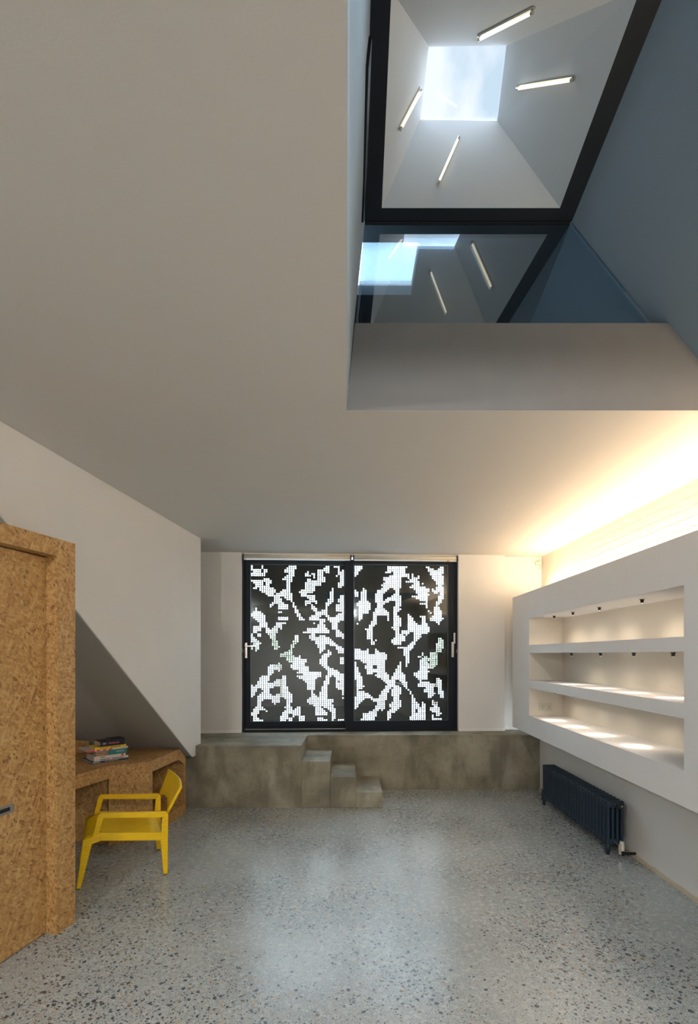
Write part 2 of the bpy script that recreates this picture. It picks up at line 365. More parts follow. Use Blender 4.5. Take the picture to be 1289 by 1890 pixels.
# right slope of the well: runs down and outwards
def sl(Y, z):
    xt = 1.176-.0904*(YG-Y); return xt+.80*(ZT-z)
bm = B()
hexa(bm, [(sl(HY0, ZT), HY0, ZT), (sl(4.3, ZT), 4.3, ZT), (sl(4.3, ZC+.001), 4.3, ZC+.001), (sl(HY0, ZC+.001), HY0, ZC+.001)],
         [(sl(HY0, ZT)+.15, HY0, ZT), (sl(4.3, ZT)+.15, 4.3, ZT), (sl(4.3, ZC+.001)+.15, 4.3, ZC+.001), (sl(HY0, ZC+.001)+.15, HY0, ZC+.001)])
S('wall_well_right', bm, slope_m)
# near cheek behind the camera's view
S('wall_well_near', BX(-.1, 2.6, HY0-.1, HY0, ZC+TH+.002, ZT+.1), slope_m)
# far upstand: thick slab edge below the glass
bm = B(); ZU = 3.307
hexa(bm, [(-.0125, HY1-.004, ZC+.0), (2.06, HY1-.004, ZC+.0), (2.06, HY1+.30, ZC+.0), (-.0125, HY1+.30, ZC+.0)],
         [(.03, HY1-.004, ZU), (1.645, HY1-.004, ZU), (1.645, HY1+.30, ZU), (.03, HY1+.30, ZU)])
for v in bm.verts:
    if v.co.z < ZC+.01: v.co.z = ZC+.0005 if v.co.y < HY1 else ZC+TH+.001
S('trim_1', bm, simple('upstand_shade_paint', (.24, .235, .235), rough=.75))  # shade on this unlit face is put into the dark base colour
# roof ceiling over the well with the shaft hole, dark steel ring, splayed shaft
iFL, iFR = lw(705, 384, ZT), lw(1034, 384, ZT)
iNL = lw(722.8, -18, ZT); iNR = lw(1183, -21, ZT)
oFL, oFR = Vector((.0815, YG, ZT)), Vector((1.176, YG, ZT))
oNL, oNR = Vector((.0715, 1.70, ZT)), Vector((1.085, 1.70, ZT))
bm = B(); inn = [iNL, iNR, iFR, iFL]; out = [oNL, oNR, oFR, oFL]
for i in range(4):
    j = (i+1) % 4; hexa(bm, [out[i], out[j], inn[j], inn[i]], [p+Vector((0, 0, .05)) for p in (out[i], out[j], inn[j], inn[i])])
ring = S('trim_2', bm, steel_dark)
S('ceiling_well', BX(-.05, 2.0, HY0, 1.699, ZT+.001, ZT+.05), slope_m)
HS = 2.577; ZS = EYE+HS
kFL, kFR, kNR, kNL = lw(776, 221, ZS), lw(918, 223, ZS), lw(935, 84, ZS), lw(792, 86, ZS)
bm = B(); top = [kNL, kNR, kFR, kFL]; up = Vector((0, 0, .052))
inn_up = [Vector(p)+Vector((0, 0, .0505)) for p in inn]
cen = sum(top, Vector())/4
def outw(p, d): v = Vector((p.x-cen.x, p.y-cen.y, 0)).normalized()*d; return p+v
a = [bm.verts.new(p) for p in inn]; c = [bm.verts.new(p) for p in top]
a2 = [bm.verts.new(outw(p, .03)+Vector((0, 0, .0505))) for p in inn]; c2 = [bm.verts.new(outw(p, .04)) for p in top]
for i in range(4):
    j = (i+1) % 4
    bm.faces.new((a[i], a[j], c[j], c[i])); bm.faces.new((a2[i], c2[i], c2[j], a2[j])); bm.faces.new((c[i], c[j], c2[j], c2[i])); bm.faces.new((a[i], a2[i], a2[j], a[j]))
shaft_m = simple('shaft_paint', (.56, .62, .67), rough=.65, var=.01)
S('ceiling_shaft', bm, shaft_m)
# roof window over the shaft
wdw = empty('window_1', (0, 0, 0)); wdw['kind'] = 'structure'
bm = B(); T2 = [outw(p, .035) for p in top]
for i in range(4):
    j = (i+1) % 4; hexa(bm, [T2[i], T2[j], top[j], top[i]], [p+Vector((0, 0, .004)) for p in (T2[i], T2[j], top[j], top[i])])
link('window_frame', bm, white_m, wdw)
bm = B(); hexa(bm, [outw(p, .02)+Vector((0, 0, .0045)) for p in top], [outw(p, .02)+Vector((0, 0, .009)) for p in top]); link('pane', bm, glass_roof, wdw)
# dark shell so no daylight leaks around the shaft
# glass screen standing on the upstand
gs = empty('window_2', (0, 0, 0)); gs['kind'] = 'structure'
bm = B(); prism(bm, [(.032, YG, ZU), (sl(YG, ZU)-.005, YG, ZU), (sl(YG, ZT)-.002, YG, ZT-.001), (.083, YG, ZT-.001)], (0, .012, 0)); link('pane', bm, glass_loft, gs)
bm = B(); box(bm, .083, 1.17, YG-.004, YG+.016, ZT-.006, ZT-.0012); link('edge_seal', bm, black_m, gs)
# loft room beyond the glass
bm = B()
sx0, sx1, sy0, sy1 = .045, .395, 2.885, 3.305
for q in ((-.05, sx0, YG+.021, 4.3), (sx1, 1.5, YG+.021, 4.3), (sx0, sx1, YG+.021, sy0), (sx0, sx1, sy1, 4.3)):
    box(bm, q[0], q[1], q[2], q[3], ZT+.001, ZT+.06)
S('ceiling_loft', bm, loft_m)
S('wall_loft_back', BX(-.1, 2.3, 4.3, 4.4, ZC+TH, ZT+.06), loft_m)
S('wall_loft_left', BX(-.10, .0, HY1+.302, 4.3, ZC+TH+.001, ZT), loft_m)
w3 = empty('window_3'); w3['kind'] = 'structure'
bm = B()
for q in ((sx0-.02, sx0, sy0-.02, sy1+.02), (sx1, sx1+.02, sy0-.02, sy1+.02), (sx0, sx1, sy0-.02, sy0), (sx0, sx1, sy1, sy1+.02)):
    box(bm, q[0], q[1], q[2], q[3], ZT+.0601, ZT+.09)
link('window_frame', bm, white_m, w3)
link('pane', BX(sx0, sx1, sy0, sy1, ZT+.066, ZT+.072), glass_roof, w3)
# dark slim window set in the left cheek of the well
def cheek(Y, z):
    t_ = (z-ZC)/(ZT-ZC); return -.006+t_*(.0775+.006)
w4 = empty('window_4'); w4['kind'] = 'structure'
ys0, ys1, z0_, z1_ = 1.78, 2.42, 3.62, 3.80
bm = B()
hexa(bm, [(cheek(0, z0_)+.001, ys0, z0_), (cheek(0, z0_)+.001, ys1, z0_), (cheek(0, z1_)+.001, ys1-.1, z1_), (cheek(0, z1_)+.001, ys0+.06, z1_)],
         [(cheek(0, z0_)+.012, ys0, z0_), (cheek(0, z0_)+.012, ys1, z0_), (cheek(0, z1_)+.012, ys1-.1, z1_), (cheek(0, z1_)+.012, ys0+.06, z1_)])
link('window_frame', bm, dark_m, w4)
# fluorescent battens on the four faces of the shaft
def on_face(px, py, p0, p1, p2):
    n_ = (p1-p0).cross(p2-p0); d = Vector(((px-CX)/F, 1, (HY-py)/F)); o = Vector((0, 0, EYE))
    tt = n_.dot(p0-o)/n_.dot(d); return o+d*tt, n_.normalized()
def batten(pa, pb, face, label):
    p, n_ = on_face(*pa, *face); q, _ = on_face(*pb, *face)
    mid = (p+q)/2
    if n_.dot(cen-Vector((0, 0, .2))-mid) < 0: n_ = -n_
    root = empty('fluorescent_batten', mid); tag(root, label, 'light fitting', 'tube lights in the roof light shaft')
    ax = (q-p).normalized(); sd = n_.cross(ax); L_ = (q-p).length
    def ob(l0, l1, w0, w1, h0, h1, name, mat):
        b_ = B(); lo_ = [ax*l+sd*w+n_*h0 for l, w in ((l0, w0), (l1, w0), (l1, w1), (l0, w1))]; hi_ = [v+n_*(h1-h0) for v in lo_]
        hexa(b_, lo_, hi_); return link(name, b_, mat, root)
    ob(-L_/2, L_/2, -.007, .007, .001, .008, 'batten_body', metal)
    b_ = B(); cyl(b_, ax*(-L_/2+.014)+n_*.0145, ax*(L_/2-.014)+n_*.0145, .0052, n=12); link('tube', b_, tube_m, root, True)
    for s_ in (-1, 1):
        b_ = B(); cyl(b_, ax*s_*(L_/2-.014)+n_*.0145, ax*s_*(L_/2-.002)+n_*.0145, .0062, n=12); link('end_cap', b_, metal, root)
    return root
batten((884, 64), (987, 11), (iNL, iNR, kNR), 'tube light on the near face of the skylight shaft, topmost in the photo')
batten((957, 159), (1063, 142), (iNR, iFR, kFR), 'tube light lying nearly level on the right face of the skylight shaft')
batten((734, 238), (774, 162), (iNL, iFL, kFL), 'short tilted tube light on the left face of the skylight shaft')
batten((808, 341), (847, 253), (iFL, iFR, kFR), 'tube light on the far face below the skylight, just above the dark ring')

# ------------------------------------------------------------------ platform and steps
bm = B(); YPF = 5.46; YPB = 6.20
plan = [(-3.1, YPF), (-.50, YPF), (-.50, YPB), (2.47, YPB), (2.47, 6.668), (bw(ue, 0).x, 6.668), (bw(ue, 0).x+.0, 7.0), (-3.1, 7.0)]
prism(bm, [(x, y, 0.0005) for x, y in plan], (0, 0, ZP-.0015))
bmesh.ops.bevel(bm, geom=[e for e in bm.edges if all(v.co.z > .6 for v in e.verts)], offset=.006, segments=2, affect='EDGES')
S('floor_platform', bm, conc, label='raised cast concrete platform in front of the sliding doors')
st = empty('concrete_steps', (-.5, YPF, 0)); tag(st, 'three cast concrete steps going down to the right from the platform', 'steps')
sxs = [0, .30, .572, .852]; 
for k in range(3):
    bm = B(); box(bm, sxs[k]+.0005, sxs[k+1]+(.0 if k == 2 else 0), 0, YPB-YPF-.001, 0.0005, ZP-.1625*(k+1), bev=.005)
    link('step', bm, conc, st)

# ------------------------------------------------------------------ sliding doors
OFF = .05                                    # frame face sits behind the pier face
def dpt(px, py, off=OFF):
    s = u_at(px, off); p = bw(s, off); return s, EYE+(HY-py)*p.y/F
D = empty('door_assembly')                    # replaced below
bpy.data.objects.remove(D)
def dbox(bm, s0, s1, v0, v1, z0, z1, bev=0):
    """box in the wall's own frame; s along, v backwards"""
    return box(bm, s0, s1, v0, v1, z0, z1, bev)
origin = (A0.x, A0.y, 0)
def wall_empty(name): return empty(name, origin, TB)
sL, sR = ul+.002, ur-.002
zb, zt = ZP+.001, dpt(640, 1023)[1]
fr = wall_empty('trim_3'); fr['kind'] = 'structure'
bm = B(); dbox(bm, sL, sL+.025, OFF, OFF+.12, zb, zt); dbox(bm, sR-.025, sR, OFF, OFF+.12, zb, zt)
dbox(bm, sL+.025, sR-.025, OFF, OFF+.12, zt-.03, zt); dbox(bm, sL+.025, sR-.025, OFF, OFF+.12, zb, zb+.03); dbox(bm, sL+.025, (sL+sR)/2, OFF+.02, OFF+.058, zb+.03, zb+.062)
link('door_surround', bm, dark_m, fr)
link('threshold', BX(sL+.025, sR-.025, OFF-.02, OFF, zb, zb+.018), dark_m, fr)
link('rail_line', BX(sL+.03, dpt(638, 1200)[0], OFF-.006, OFF-.001, zb+.032, zb+.038), metal, fr)

# hole pattern, drawn as outlines read off the screen
LT = [
 [(145,185),(175,190),(180,215),(255,215),(262,175),(292,175),(292,215),(335,218),(340,250),(310,265),(310,300),(240,312),(215,312),(145,292),(145,260),(175,250),(145,235)],
 [(145,340),(280,345),(310,320),(345,325),(385,340),(380,378),(360,388),(355,425),(400,435),(432,470),(400,500),(395,540),(335,535),(335,505),(300,495),(245,470),(235,430),(190,458),(165,440),(200,415),(175,390),(168,360),(145,360)],
 [(515,225),(550,190),(610,178),(668,178),(668,215),(645,230),(645,298),(622,310),(620,358),(598,368),(598,435),(600,480),(590,520),(580,490),(495,487),(492,442),(545,435),(540,345),(495,335),(525,300),(560,285),(560,255),(515,250)],
 [(430,490),(510,470),(600,480),(618,510),(615,590),(640,640),(610,630),(600,600),(500,520),(480,540),(510,590),(573,630),(573,682),(450,682),(448,610),(380,630),(365,648),(350,615),(405,580),(400,540)],
 [(620,580),(660,650),(690,720),(758,795),(735,808),(685,785),(655,730),(615,640)],
 [(450,688),(475,688),(478,705),(545,708),(545,725),(452,722)], [(455,748),(545,748),(572,775),(545,805),(448,805),(448,765)],
 [(430,815),(545,810),(545,848),(495,850),(495,930),(470,890),(405,870)],
 [(190,645),(215,645),(215,680),(305,735),(312,810),(328,820),(333,890),(255,893),(255,930),(235,892),(215,950),(165,950),(165,872),(240,870),(240,830),(145,750),(145,712),(190,690)],
 [(310,880),(360,885),(350,905),(425,930),(425,1000),(445,1060),(475,1105),(445,1136),(405,1136),(382,1080),(378,1010),(338,965),(308,925)], [(380,888),(452,888),(448,950),(395,950)],
 [(145,952),(172,952),(172,990),(215,1000),(215,1035),(262,1042),(238,1080),(210,1136),(192,1136),(190,1080),(145,1136),(145,1095),(180,1060),(145,1055)], [(215,952),(262,952),(262,995),(215,995)],
 [(750,290),(752,262),(790,232),(808,250),(800,280),(775,308)], [(803,290),(830,252),(878,258),(878,318),(845,318)],
 [(893,213),(945,213),(968,240),(968,302),(992,322),(990,358),(945,358),(940,402),(880,398),(875,465),(845,482),(762,478),(760,520),(712,520),(708,490),(678,470),(712,445),(753,450),(753,362),(790,350),(778,322),(820,322),(850,352),(900,345),(893,300)],
 [(962,190),(1042,178),(1042,258),(1000,258),(965,218)],
 [(1080,180),(1158,178),(1160,240),(1172,213),(1202,213),(1202,400),(1165,425),(1130,440),(1130,368),(1152,362),(1150,285),(1130,272),(1130,220)], [(1103,280),(1127,280),(1127,302),(1103,302)],
 [(753,498),(873,505),(873,560),(895,565),(895,628),(870,600),(830,595),(760,628),(753,568),(800,570),(800,548),(760,530)],
 [(988,665),(990,610),(1020,565),(1038,490),(1058,418),(1088,420),(1088,540),(1060,605),(1015,650),(1015,740),(1085,770),(1150,715),(1198,690),(1198,808),(1045,812),(980,748),(950,730),(895,805),(803,808),(805,770),(880,710),(828,675),(826,600),(860,645),(898,650),(903,692),(950,680)],
 [(1158,503),(1198,503),(1198,705),(1108,705),(1108,650),(1110,605),(1170,600),(1170,585),(1132,582),(1132,545),(1158,540)],
 [(918,745),(942,745),(942,768),(918,768)],
 [(895,787),(990,787),(990,808),(958,812),(960,848),(990,848),(992,890),(1038,895),(1038,948),(735,948),(735,932),(785,930),(782,892),(900,888),(903,850),(923,845),(923,808),(895,808)], [(852,812),(875,812),(875,832),(852,832)],
 [(1040,805),(1132,812),(1132,890),(1160,930),(1192,948),(1195,1030),(1165,985),(1108,990),(1112,912),(1065,908),(1062,860)],
 [(803,975),(835,952),(873,955),(873,995),(925,972),(988,972),(1038,1000),(1082,1035),(1125,1075),(1195,1105),(1195,1136),(1140,1136),(1100,1100),(1035,1085),(988,1055),(992,1100),(970,1136),(898,1136),(898,1080),(872,1050),(878,1030),(835,1033),(803,1008)],
 [(638,960),(660,950),(688,1000),(688,1045),(655,1060),(638,1100),(605,1136),(572,1136),(595,1080),(615,1045),(642,1010)]]
LTH = [[(278,365),(303,365),(303,412),(278,412)], [(262,215),(290,215),(290,258),(262,258)], [(820,278),(835,278),(835,292),(820,292)]]
LB = [
 [(145,25),(180,0),(212,0),(217,25),(262,28),(238,60),(232,105),(205,140),(190,135),(190,98),(145,122),(145,80),(180,65)],
 [(380,0),(428,0),(445,50),(475,90),(445,122),(403,118),(383,75)],
 [(640,0),(688,0),(685,30),(645,60),(622,100),(608,160),(630,188),(687,218),(687,182),(712,182),(715,222),(778,225),(775,245),(752,262),(752,300),(803,310),(803,365),(943,367),(943,418),(895,440),(870,445),(873,568),(780,568),(775,505),(735,462),(688,445),(665,425),(665,405),(740,405),(740,385),(665,385),(665,365),(688,360),(685,345),(640,345),(592,320),(592,288),(640,280),(595,262),(545,245),(543,205),(478,205),(478,162),(540,140),(598,100),(595,60)],
 [(830,0),(1035,0),(1082,25),(1120,62),(1195,98),(1195,160),(1135,160),(1125,115),(1045,75),(990,62),(982,105),(940,160),(920,155),(898,80),(875,30)],
 [(1012,120),(1030,120),(1060,150),(1035,190),(1000,215),(1000,270),(1035,320),(1125,345),(1195,405),(1198,565),(1132,565),(1108,535),(1108,445),(1070,415),(1045,430),(1035,505),(1012,512),(1012,685),(1082,688),(1082,722),(1060,730),(1088,770),(1108,850),(1105,885),(1082,928),(1055,928),(1055,832),(990,782),(945,765),(962,800),(1012,825),(1012,868),(870,868),(870,765),(830,740),(780,722),(780,690),(830,652),(828,565),(850,600),(898,655),(918,665),(918,608),(943,600),(943,530),(967,520),(967,468),(988,460),(988,405),(1018,400),(1010,345),(965,310),(922,280),(922,225),(943,180),(968,160),(990,168),(1012,160)],
 [(1153,215),(1195,198),(1195,280),(1153,280)], [(1178,582),(1198,582),(1198,645),(1178,645)], [(1178,665),(1198,665),(1198,685),(1178,685)],
 [(333,308),(358,288),(448,288),(453,262),(478,262),(495,335),(465,365),(440,342),(400,342),(400,385),(355,405),(355,445),(335,490),(400,500),(408,475),(432,450),(500,450),(500,408),(520,405),(548,435),(548,528),(568,535),(572,590),(592,598),(617,638),(614,708),(590,718),(590,750),(612,758),(622,800),(640,800),(660,752),(685,755),(712,795),(712,865),(752,870),(758,928),(683,928),(680,875),(640,870),(612,900),(612,928),(500,928),(472,915),(472,870),(498,862),(498,820),(538,800),(522,760),(548,750),(540,690),(500,660),(470,665),(470,708),(420,732),(382,728),(380,692),(350,672),(300,672),(262,722),(262,755),(332,800),(318,818),(250,795),(240,830),(217,835),(217,890),(288,915),(288,928),(162,928),(162,862),(143,855),(143,822),(168,818),(168,780),(205,752),(220,760),(215,735),(235,720),(213,712),(213,640),(262,598),(285,590),(262,570),(262,545),(212,560),(212,590),(165,655),(145,650),(145,512),(165,512),(168,540),(213,500),(213,478),(263,412),(333,402)],
 [(895,888),(968,888),(968,905),(1012,908),(1012,928),(895,928)], [(1130,903),(1198,903),(1198,928),(1130,928)]]
LBH = [[(350,560),(400,540),(478,525),(478,600),(400,645),(360,610)], [(1132,460),(1152,460),(1152,485),(1132,485)], [(572,852),(605,852),(605,885),(572,885)], [(550,905),(570,905),(570,928),(550,928)]]
RT = [
 [(85,190),(130,162),(182,162),(182,200),(130,245),(112,290),(85,290)],
 [(438,172),(662,172),(660,197),(637,202),(642,250),(683,255),(683,308),(640,303),(592,285),(592,402),(578,412),(573,480),(592,520),(592,605),(570,612),(590,640),(560,655),(552,700),(592,735),(592,812),(570,830),(578,900),(632,930),(634,972),(612,995),(592,1000),(592,1037),(545,1037),(508,1032),(482,1005),(482,985),(508,945),(530,930),(528,890),(503,865),(485,835),(505,815),(508,620),(530,610),(528,560),(500,555),(480,542),(420,585),(400,605),(392,632),(440,655),(463,680),(463,772),(440,770),(435,722),(390,705),(330,712),(328,770),(325,802),(282,835),(282,962),(216,960),(216,868),(240,850),(242,815),(285,760),(282,720),(300,712),(282,688),(305,640),(330,630),(328,590),(305,572),(305,482),(328,478),(328,445),(400,400),(375,395),(398,350),(438,340),(395,325),(395,305),(440,285),(500,282),(500,250),(455,268),(415,242),(438,228)],
 [(85,435),(108,435),(130,478),(133,520),(85,520)],
 [(175,415),(202,418),(218,480),(222,550),(265,578),(265,632),(222,692),(180,700),(175,745),(130,740),(128,700),(135,640),(100,590),(130,570),(148,552),(148,460),(170,452)],
 [(110,790),(128,790),(128,810),(110,810)], [(130,750),(150,750),(150,770),(130,770)],
 [(638,340),(690,320),(700,285),(700,255),(725,255),(730,288),(768,288),(770,270),(795,275),(793,305),(770,320),(790,345),(788,362),(765,372),(795,398),(898,408),(895,440),(882,480),(940,462),(920,430),(922,408),(942,408),(948,440),(968,430),(968,400),(985,388),(962,355),(940,312),(918,292),(880,222),(855,190),(855,175),(895,175),(960,222),(1010,175),(1052,175),(1052,250),(1022,255),(1052,290),(1052,365),(1025,380),(1052,412),(1050,495),(1030,575),(985,600),(1003,620),(1005,660),(1028,660),(1022,690),(1048,738),(1022,772),(1003,805),(980,805),(960,778),(895,772),(895,755),(943,700),(943,625),(962,610),(962,568),(988,550),(998,500),(998,460),(960,465),(870,490),(872,590),(885,640),(925,675),(915,695),(880,660),(860,620),(855,598),(795,598),(795,575),(855,565),(858,550),(795,555),(795,525),(705,520),(705,502),(768,500),(768,482),(750,455),(750,435),(685,402),(685,385),(728,380),(728,362),(638,362)],
 [(812,347),(832,347),(832,367),(812,367)], [(705,465),(725,465),(725,482),(705,482)],
 [(660,690),(680,690),(722,740),(742,780),(770,800),(810,800),(800,740),(780,735),(780,720),(855,718),(852,770),(870,800),(900,835),(895,868),(878,908),(820,900),(810,942),(770,970),(742,1005),(722,1062),(690,1084),(600,1084),(550,1055),(550,1040),(640,1048),(700,1005),(730,950),(730,900),(700,890),(650,922),(595,900),(590,870),(650,865),(662,800)],
 [(198,846),(218,846),(218,866),(198,866)], [(308,962),(328,962),(328,982),(308,982)], [(285,985),(305,985),(305,1005),(285,1005)], [(262,965),(282,965),(305,1020),(305,1035),(262,1035)],
 [(1003,942),(1025,942),(1050,985),(1048,1084),(962,1084),(962,1020),(988,988)]]
RTH = [[(395,480),(480,405),(512,430),(530,470),(470,505),(395,548),(382,520)], [(605,190),(622,190),(622,212),(605,212)], [(460,250),(498,235),(498,275),(468,270)]]
RB = [
 [(85,112),(128,95),(150,95),(152,130),(198,130),(215,95),(240,95),(240,155),(300,155),(310,112),(285,105),(285,92),(325,95),(350,138),(400,138),(437,178),(435,215),(405,222),(412,330),(412,360),(458,385),(458,432),(478,440),(480,405),(508,400),(503,370),(528,330),(550,288),(570,248),(588,248),(592,350),(632,382),(628,420),(652,460),(652,500),(675,540),(700,580),(742,640),(742,680),(782,688),(782,740),(808,740),(808,668),(828,668),(850,710),(848,872),(672,872),(672,838),(705,815),(698,790),(698,600),(650,535),(600,485),(540,430),(520,440),(522,490),(588,515),(588,588),(562,620),(562,648),(588,650),(588,722),(560,742),(515,802),(480,792),(478,835),(455,878),(430,878),(428,768),(475,760),(460,710),(500,660),(515,615),(482,628),(482,600),(478,560),(500,525),(480,512),(460,560),(435,580),(435,640),(412,660),(412,742),(385,785),(360,762),(330,780),(325,825),(302,832),(302,882),(170,882),(145,855),(195,840),(168,820),(170,802),(236,798),(238,768),(280,768),(300,740),(325,690),(300,668),(258,662),(255,640),(200,635),(190,662),(122,700),(118,745),(85,768),(82,680),(100,660),(82,630),(105,600),(108,440),(85,435),(85,248),(102,248),(128,330),(165,410),(172,490),(192,505),(150,550),(212,575),(275,615),(320,645),(348,620),(368,580),(398,540),(440,490),(400,455),(370,430),(305,395),(305,380),(340,360),(325,345),(258,380),(218,380),(218,350),(240,340),(198,320),(198,300),(215,270),(180,258),(150,215),(85,210)],
 [(480,0),(762,0),(745,40),(722,85),(692,125),(672,140),(677,240),(655,302),(632,298),(630,200),(608,158),(608,130),(620,112),(590,100),(550,85),(505,60),(480,40)],
 [(962,55),(990,15),(1000,0),(1025,0),(1050,20),(1045,75),(1022,90),(1022,150),(985,148),(962,108)],
 [(895,148),(985,148),(985,282),(935,312),(880,322),(890,350),(872,362),(872,432),(800,452),(718,390),(718,362),(788,345),(788,228),(830,188),(890,190)],
 [(810,150),(830,150),(830,170),(810,170)], [(765,188),(808,188),(808,207),(765,207)],
 [(765,480),(765,472),(830,455),(885,455),(900,478),(960,475),(975,440),(960,418),(990,412),(1022,435),(1045,480),(1022,500),(1045,555),(1045,642),(1003,642),(1005,588),(980,585),(985,520),(942,520),(942,560),(960,585),(905,640),(872,642),(878,590),(832,562),(850,530),(832,508),(765,508)],
 [(915,648),(952,645),(952,680),(995,682),(997,718),(955,712),(1003,738),(1003,782),(1045,800),(1005,832),(960,832),(960,800),(940,795),(888,775),(888,755),(935,730),(915,690)],
 [(910,815),(935,818),(945,845),(1022,850),(1022,872),(910,872)]]
RBH = [[(612,0),(700,0),(660,40),(612,30)], [(288,282),(325,282),(325,312),(288,312)], [(868,238),(892,238),(892,268),(868,268)], [(750,745),(770,745),(770,795),(735,790)], [(128,540),(148,540),(148,555),(128,555)]]
def inside(poly, x, y):
    c = False; n_ = len(poly); j = n_-1
    for i in range(n_):
        xi, yi = poly[i]; xj, yj = poly[j]
        if (yi > y) != (yj > y) and x < (xj-xi)*(y-yi)/(yj-yi)+xi: c = not c
        j = i
    return c
def is_hole(px, py, leaf):
    sc_ = 6.138 if leaf == 0 else 5.859; ox = 440 if leaf == 0 else 640
    sets = ((LT, LTH, LB, LBH), (RT, RTH, RB, RBH))[leaf]
    if py < 1197.5: x, y, P_, H_ = (px-ox)*sc_, (py-1015)*sc_, sets[0], sets[1]
    else: x, y, P_, H_ = (px-ox)*sc_, (py-1180)*sc_, sets[2], sets[3]
    return any(inside(p, x, y) for p in P_) and not any(inside(p, x, y) for p in H_)
def leaf(name, idx, x0, x1, y0, y1, gx0, gx1, gy0, gy1, cols, rows, dx0, dx1, dy0, dy1, off, label):
    """x/y: outer sash, g: glass, d: first and last hole centres"""
    root = wall_empty(name); root['kind'] = 'structure'; root['label'] = label
    s0, s1 = dpt(x0, 1200, off)[0], dpt(x1, 1200, off)[0]; g0, g1 = dpt(gx0, 1200, off)[0], dpt(gx1, 1200, off)[0]
    xm = (x0+x1)/2
    z1, z0 = dpt(xm, y0, off)[1], dpt(xm, y1, off)[1]; h1, h0 = dpt(xm, gy0, off)[1], dpt(xm, gy1, off)[1]
    bm = B(); T = .045
    box(bm, s0, g0, off, off+T, z0, z1, .003); box(bm, g1, s1, off, off+T, z0, z1, .003)
    box(bm, g0, g1, off+.001, off+T, h1, z1); box(bm, g0, g1, off+.001, off+T, z0, h0)
    link('sash_frame', bm, dark_m, root)
    bm = B(); bd = .004
    box(bm, g0, g1, off-.002, off+.006, h0, h0+bd); box(bm, g0, g1, off+.004, off+.010, h1-bd, h1); box(bm, g0, g0+bd, off+.004, off+.01, h0, h1); box(bm, g1-bd, g1, off+.004, off+.01, h0, h1)
    link('glazing_bead', bm, simple('bead_'+name, (.16, .20, .24), rough=.3, metal=.6), root)
    link('glass', BX(g0, g1, off+.016, off+.020, h0, h1), glass_door, root)
    # perforated screen
    vo = off+.034; bm = B(); vc = {}
    def V(s_, z_):
        k = (round(s_, 6), round(z_, 6))
        if k not in vc: vc[k] = bm.verts.new((s_, vo, z_))
        return vc[k]
    sa, sb_ = dpt(dx0, 1200, vo)[0], dpt(dx1, 1200, vo)[0]; za, zb_ = dpt(xm, dy0, vo)[1], dpt(xm, dy1, vo)[1]
    ps = (sb_-sa)/(cols-1); pz = (za-zb_)/(rows-1); r_ = .0085; NS = 12
    for c_ in range(cols):
        for w_ in range(rows):
            cs, cz = sa+ps*c_, za-pz*w_
            px_ = dx0+(dx1-dx0)*c_/(cols-1); py_ = dy0+(dy1-dy0)*w_/(rows-1)
            A_, B_, C_, E_ = V(cs-ps/2, cz-pz/2), V(cs+ps/2, cz-pz/2), V(cs+ps/2, cz+pz/2), V(cs-ps/2, cz+pz/2)
            if is_hole(px_, py_, idx):
                ring_ = [bm.verts.new((cs+r_*math.cos(2*PI*(i+.5)/NS-3*PI/4-PI/NS), vo, cz+r_*math.sin(2*PI*(i+.5)/NS-3*PI/4-PI/NS))) for i in range(NS)]
                co = [A_, B_, C_, E_]; q_ = NS//4
                for k in range(4):
                    n0 = co[k]; n1 = co[(k+1) % 4]
                    arc = [ring_[(k*q_+i) % NS] for i in range(q_+1)]
                    bm.faces.new([n0, n1]+arc[::-1])
            else: bm.faces.new((A_, B_, C_, E_))
    # solid margins
    e0, e1, f0, f1 = sa-ps/2, sb_+ps/2, zb_-pz/2, za+pz/2
    for q in ((g0, e0, h0, h1), (e1, g1, h0, h1), (e0, e1, h0, f0), (e0, e1, f1, h1)):
        if q[1] > q[0]+1e-4 and q[3] > q[2]+1e-4:
            vs = [bm.verts.new((a_, vo, c_)) for a_, c_ in ((q[0], q[2]), (q[1], q[2]), (q[1], q[3]), (q[0], q[3]))]; bm.faces.new(vs)
    link('perforated_screen', bm, screen_m, root)
    return root
dl = leaf('door_1', 0, 450, 645, 1034, 1342, 462.5, 638, 1042, 1331.5, 45, 85, 465.3, 633.2, 1045.6, 1329.2, OFF+.06, 'left sliding door leaf with dark frame, glass and a perforated leaf pattern screen')
dr = leaf('door_2', 1, 636.5, 843.5, 1034, 1346, 653.5, 827.5, 1042, 1330, 44, 84, 656.4, 817.8, 1046.6, 1327.4, OFF+.012, 'right sliding door leaf with dark frame, glass and a perforated leaf pattern screen')
# handles are parts of the leaves
def handle(root, px, py0, py1, off, lever):
    s_, z1 = dpt(px, py0, off); _, z0 = dpt(px, py1, off)
    bm = B(); box(bm, s_-.016, s_+.016, off-.010, off-.0005, z0, z1, .004); h = link('handle_plate', bm, metal, root)
    bm = B(); 
    if lever == 'h':
        zz = z1-.045; cyl(bm, (s_, off-.01, zz), (s_, off-.05, zz), .009); box(bm, s_-.01, s_+.125, off-.058, off-.044, zz-.009, zz+.009, .004)
    else:
        zz = z1-.01; cyl(bm, (s_, off-.01, zz), (s_, off-.05, zz), .009); box(bm, s_-.002, s_+.020, off-.058, off-.044, zz-.01, zz+.125, .004)
    link('lever', bm, metal, h)
    bm = B(); cyl(bm, (s_, off-.0105, z0+.045), (s_, off-.014, z0+.045), .009); link('key_cylinder', bm, brass, h)
handle(dl, 454.5, 1186, 1215, OFF+.06, 'h'); handle(dr, 836, 1185, 1213, OFF+.012, 'v')
